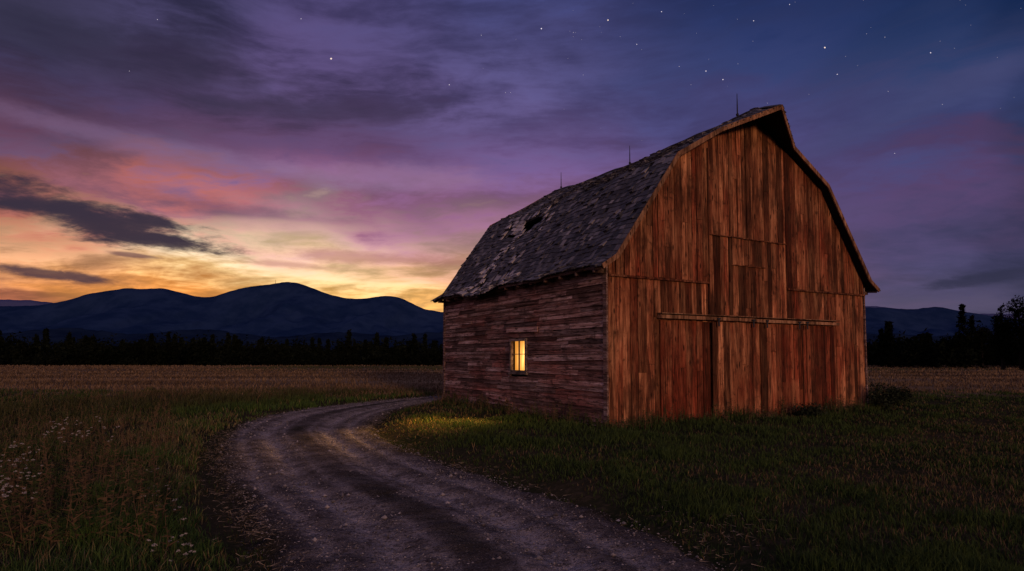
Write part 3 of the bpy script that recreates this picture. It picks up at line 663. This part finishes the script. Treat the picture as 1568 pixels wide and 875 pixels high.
for side in (0,1):
    ss_=sorted(set(list(np.linspace(0,LT,30))+list(SL))); nyy=50
    for s0,s1 in zip(ss_[:-1],ss_[1:]):
        for k in range(nyy):
            y0a=ystart(s0)+(YE-ystart(s0))*k/nyy; y0b=ystart(s0)+(YE-ystart(s0))*(k+1)/nyy
            y1a=ystart(s1)+(YE-ystart(s1))*k/nyy; y1b=ystart(s1)+(YE-ystart(s1))*(k+1)/nyy
            if hole(side,(s0+s1)/2,(y0a+y0b)/2): continue
            for n_ in (0.0,-.07):
                o=len(Vs); Vs+=[roofpt(side,s0,y0a,n_),roofpt(side,s0,y0b,n_),roofpt(side,s1,y1b,n_),roofpt(side,s1,y1a,n_)]; Fs.append((o,o+1,o+2,o+3))
mdeck,b,p=newmat("roof_deck"); p.inputs['Base Color'].default_value=(.012,.010,.010,1)
mk("roof_deck",Vs,Fs,mdeck,parent=barn)
msh,b,p=newmat("wood_shingles"); tc=b.n('ShaderNodeTexCoord').outputs['Object']; at=b.n('ShaderNodeAttribute',attribute_name='col'); r,g_,w_=b.sep(at.outputs['Vector'])
nb=b.noise(tc,1.1,5,.6); nfi=b.noise(b.scale(tc,3,40,3),1,4,.7); nbb=b.noise(b.scale(tc,1,1,.35),2.0,5,.6)
c=b.ramp(b.m('ADD',b.m('MULTIPLY',r,.65),b.m('MULTIPLY',nfi,.35)),[(.15,(.018,.018,.022,1)),(.5,(.064,.060,.070,1)),(.85,(.17,.155,.165,1))])
c=b.mix(b.ss(nb,.46,.66,0,.8),c,(.024,.021,.024,1)); c=b.mix(b.ss(nbb,.55,.70,0,.6),c,(.16,.145,.15,1)); c=b.mix(g_,c,(.46,.41,.41,1))
b.L.new(c,p.inputs['Base Color']); bump(b,p,nfi,.5,.01); p.inputs['Roughness'].default_value=.75; p.inputs['Specular IOR Level'].default_value=.25
Bsh=Boxes()
def patch(side,s,y):
    if side: return 0
    c_=6.4+(3.4-s)*.35; v=0
    if s<3.7 and abs(y-c_)<.36+.22*math.sin(s*7): v=.75
    if s<3.2 and abs(y-c_+1.5)<.16+.12*math.sin(s*5): v=.5
    if s<.7 and 4.3<y<7.8: v=.65
    if 2.7<s<4.0 and 5.1<y<8.3: v=max(v,.5)
    return v
for side in (0,1):
    s=-.04
    while s<LT-.03:
        ex=random.uniform(.155,.185); y=ystart(max(s,0)+.1)-.02
        while y<YE:
            w_=random.uniform(.09,.24); ye=min(y+w_,YE+.02)
            pv=patch(side,s,y+w_/2)
            if hole(side,s+.05,y+w_/2) or random.random()<.022+pv*.36: y=ye; continue
            lift=.020+random.uniform(0,.016)+(random.random()<.09)*.04+pv*.025
            dy=random.gauss(0,.009); ds=random.uniform(-.022,.022)+(random.random()<.06)*-.06
            if s<0: ds-=abs(random.gauss(0,.035))
            g0=.003; s0=s+ds; s1=min(s+ex*1.35,LT+.01)
            P_=[roofpt(side,s0,y+g0,.004),roofpt(side,s0,ye-g0,.004),roofpt(side,s1,ye-g0+dy,.002),roofpt(side,s1,y+g0+dy,.002),
                roofpt(side,s0,y+g0,lift),roofpt(side,s0,ye-g0,lift+random.uniform(-.006,.006)),roofpt(side,s1,ye-g0+dy,.008),roofpt(side,s1,y+g0+dy,.008)]
            Bsh.add8(P_,(np.clip(random.gauss(.45,.28),0,1),(1 if random.random()<pv*.85 else (random.random()<.03)*.5)*random.uniform(.3,.95),0))
            y=ye
        s+=ex
Bsh.make("roof_shingles",msh,barn)
Br=Boxes()
for side in (0,1):
    ss_=sorted(set([0]+list(SL[1:])+[LT-1.75,LT-.9]))
    for s0,s1 in zip(ss_[:-1],ss_[1:]):
        for yf in (0,1):
            ya=ystart(s0) if yf==0 else YE; yb=ystart(s1) if yf==0 else YE; th=-.035 if yf==0 else .035
            A=roofpt(side,s0,ya,.03);B2=roofpt(side,s1,yb,.03);C2=roofpt(side,s1,yb,-.09);D2=roofpt(side,s0,ya,-.09)
            o_=lambda P_,d_:(P_[0],P_[1]+d_,P_[2])
            Br.add8([o_(D2,th),o_(C2,th),o_(C2,0),o_(D2,0),o_(A,th),o_(B2,th),o_(B2,0),o_(A,0)],(random.uniform(.4,.65),.05,0))
Br.make("rake_boards",mw_t,barn)
Be=Boxes()
for side in (0,1):
    for k in range(14):
        y0=-.26+(YE+.2)*k/14; y1=-.26+(YE+.2)*(k+1)/14
        if side==0 and k in (7,8): continue
        a_=roofpt(side,0,y0,-.02); c_=roofpt(side,0,y1,-.02); xx=a_[0]+(.02 if side==0 else -.02); xi=a_[0]+(.05 if side==0 else -.05)
        Be.add8([(xx,y0,a_[2]-.08),(xx,y1-.01,c_[2]-.08),(xi,y1-.01,c_[2]-.08),(xi,y0,a_[2]-.08),(xx,y0,a_[2]),(xx,y1-.01,c_[2]),(xi,y1-.01,c_[2]),(xi,y0,a_[2])],(.1,.1,0))
        Be.box(min(xx,0 if side==0 else BW),max(xx,0 if side==0 else BW),y0+.3,y0+.36,3.70,3.80,(.2,.1,0))
Be.make("eave_fascia",mw_s,barn)
Bk=Boxes()
for k in range(22):
    y0=-1.03+(YE+1.03)*k/22; y1=-1.03+(YE+1.03)*(k+1)/22
    for side in (0,1):
        A=roofpt(side,LT,y0,.03);B2=roofpt(side,LT,y1,.03);C2=roofpt(side,LT-.16,y1,.035);D2=roofpt(side,LT-.16,y0,.035)
        u=lambda P_:(P_[0],P_[1],P_[2]+.018)
        Bk.add8([A,B2,C2,D2,u(A),u(B2),u(C2),u(D2)],(random.uniform(.2,.6),0,0))
Bk.make("ridge_cap",msh,barn)
Bo=Boxes()
for yl in (.42,5.2,9.6):
    zt=roofpt(0,LT,yl,0)[2]; limb(Bo,(5.15,yl,zt-.05),(5.15,yl,zt+.35),.020,.016); limb(Bo,(5.15,yl,zt+.35),(5.15,yl,zt+.72),.016,.008); limb(Bo,(5.15,yl-.0,zt+.06),(5.15,yl,zt+.12),.04,.04)
Bo.make("lightning_rods",mt,barn)
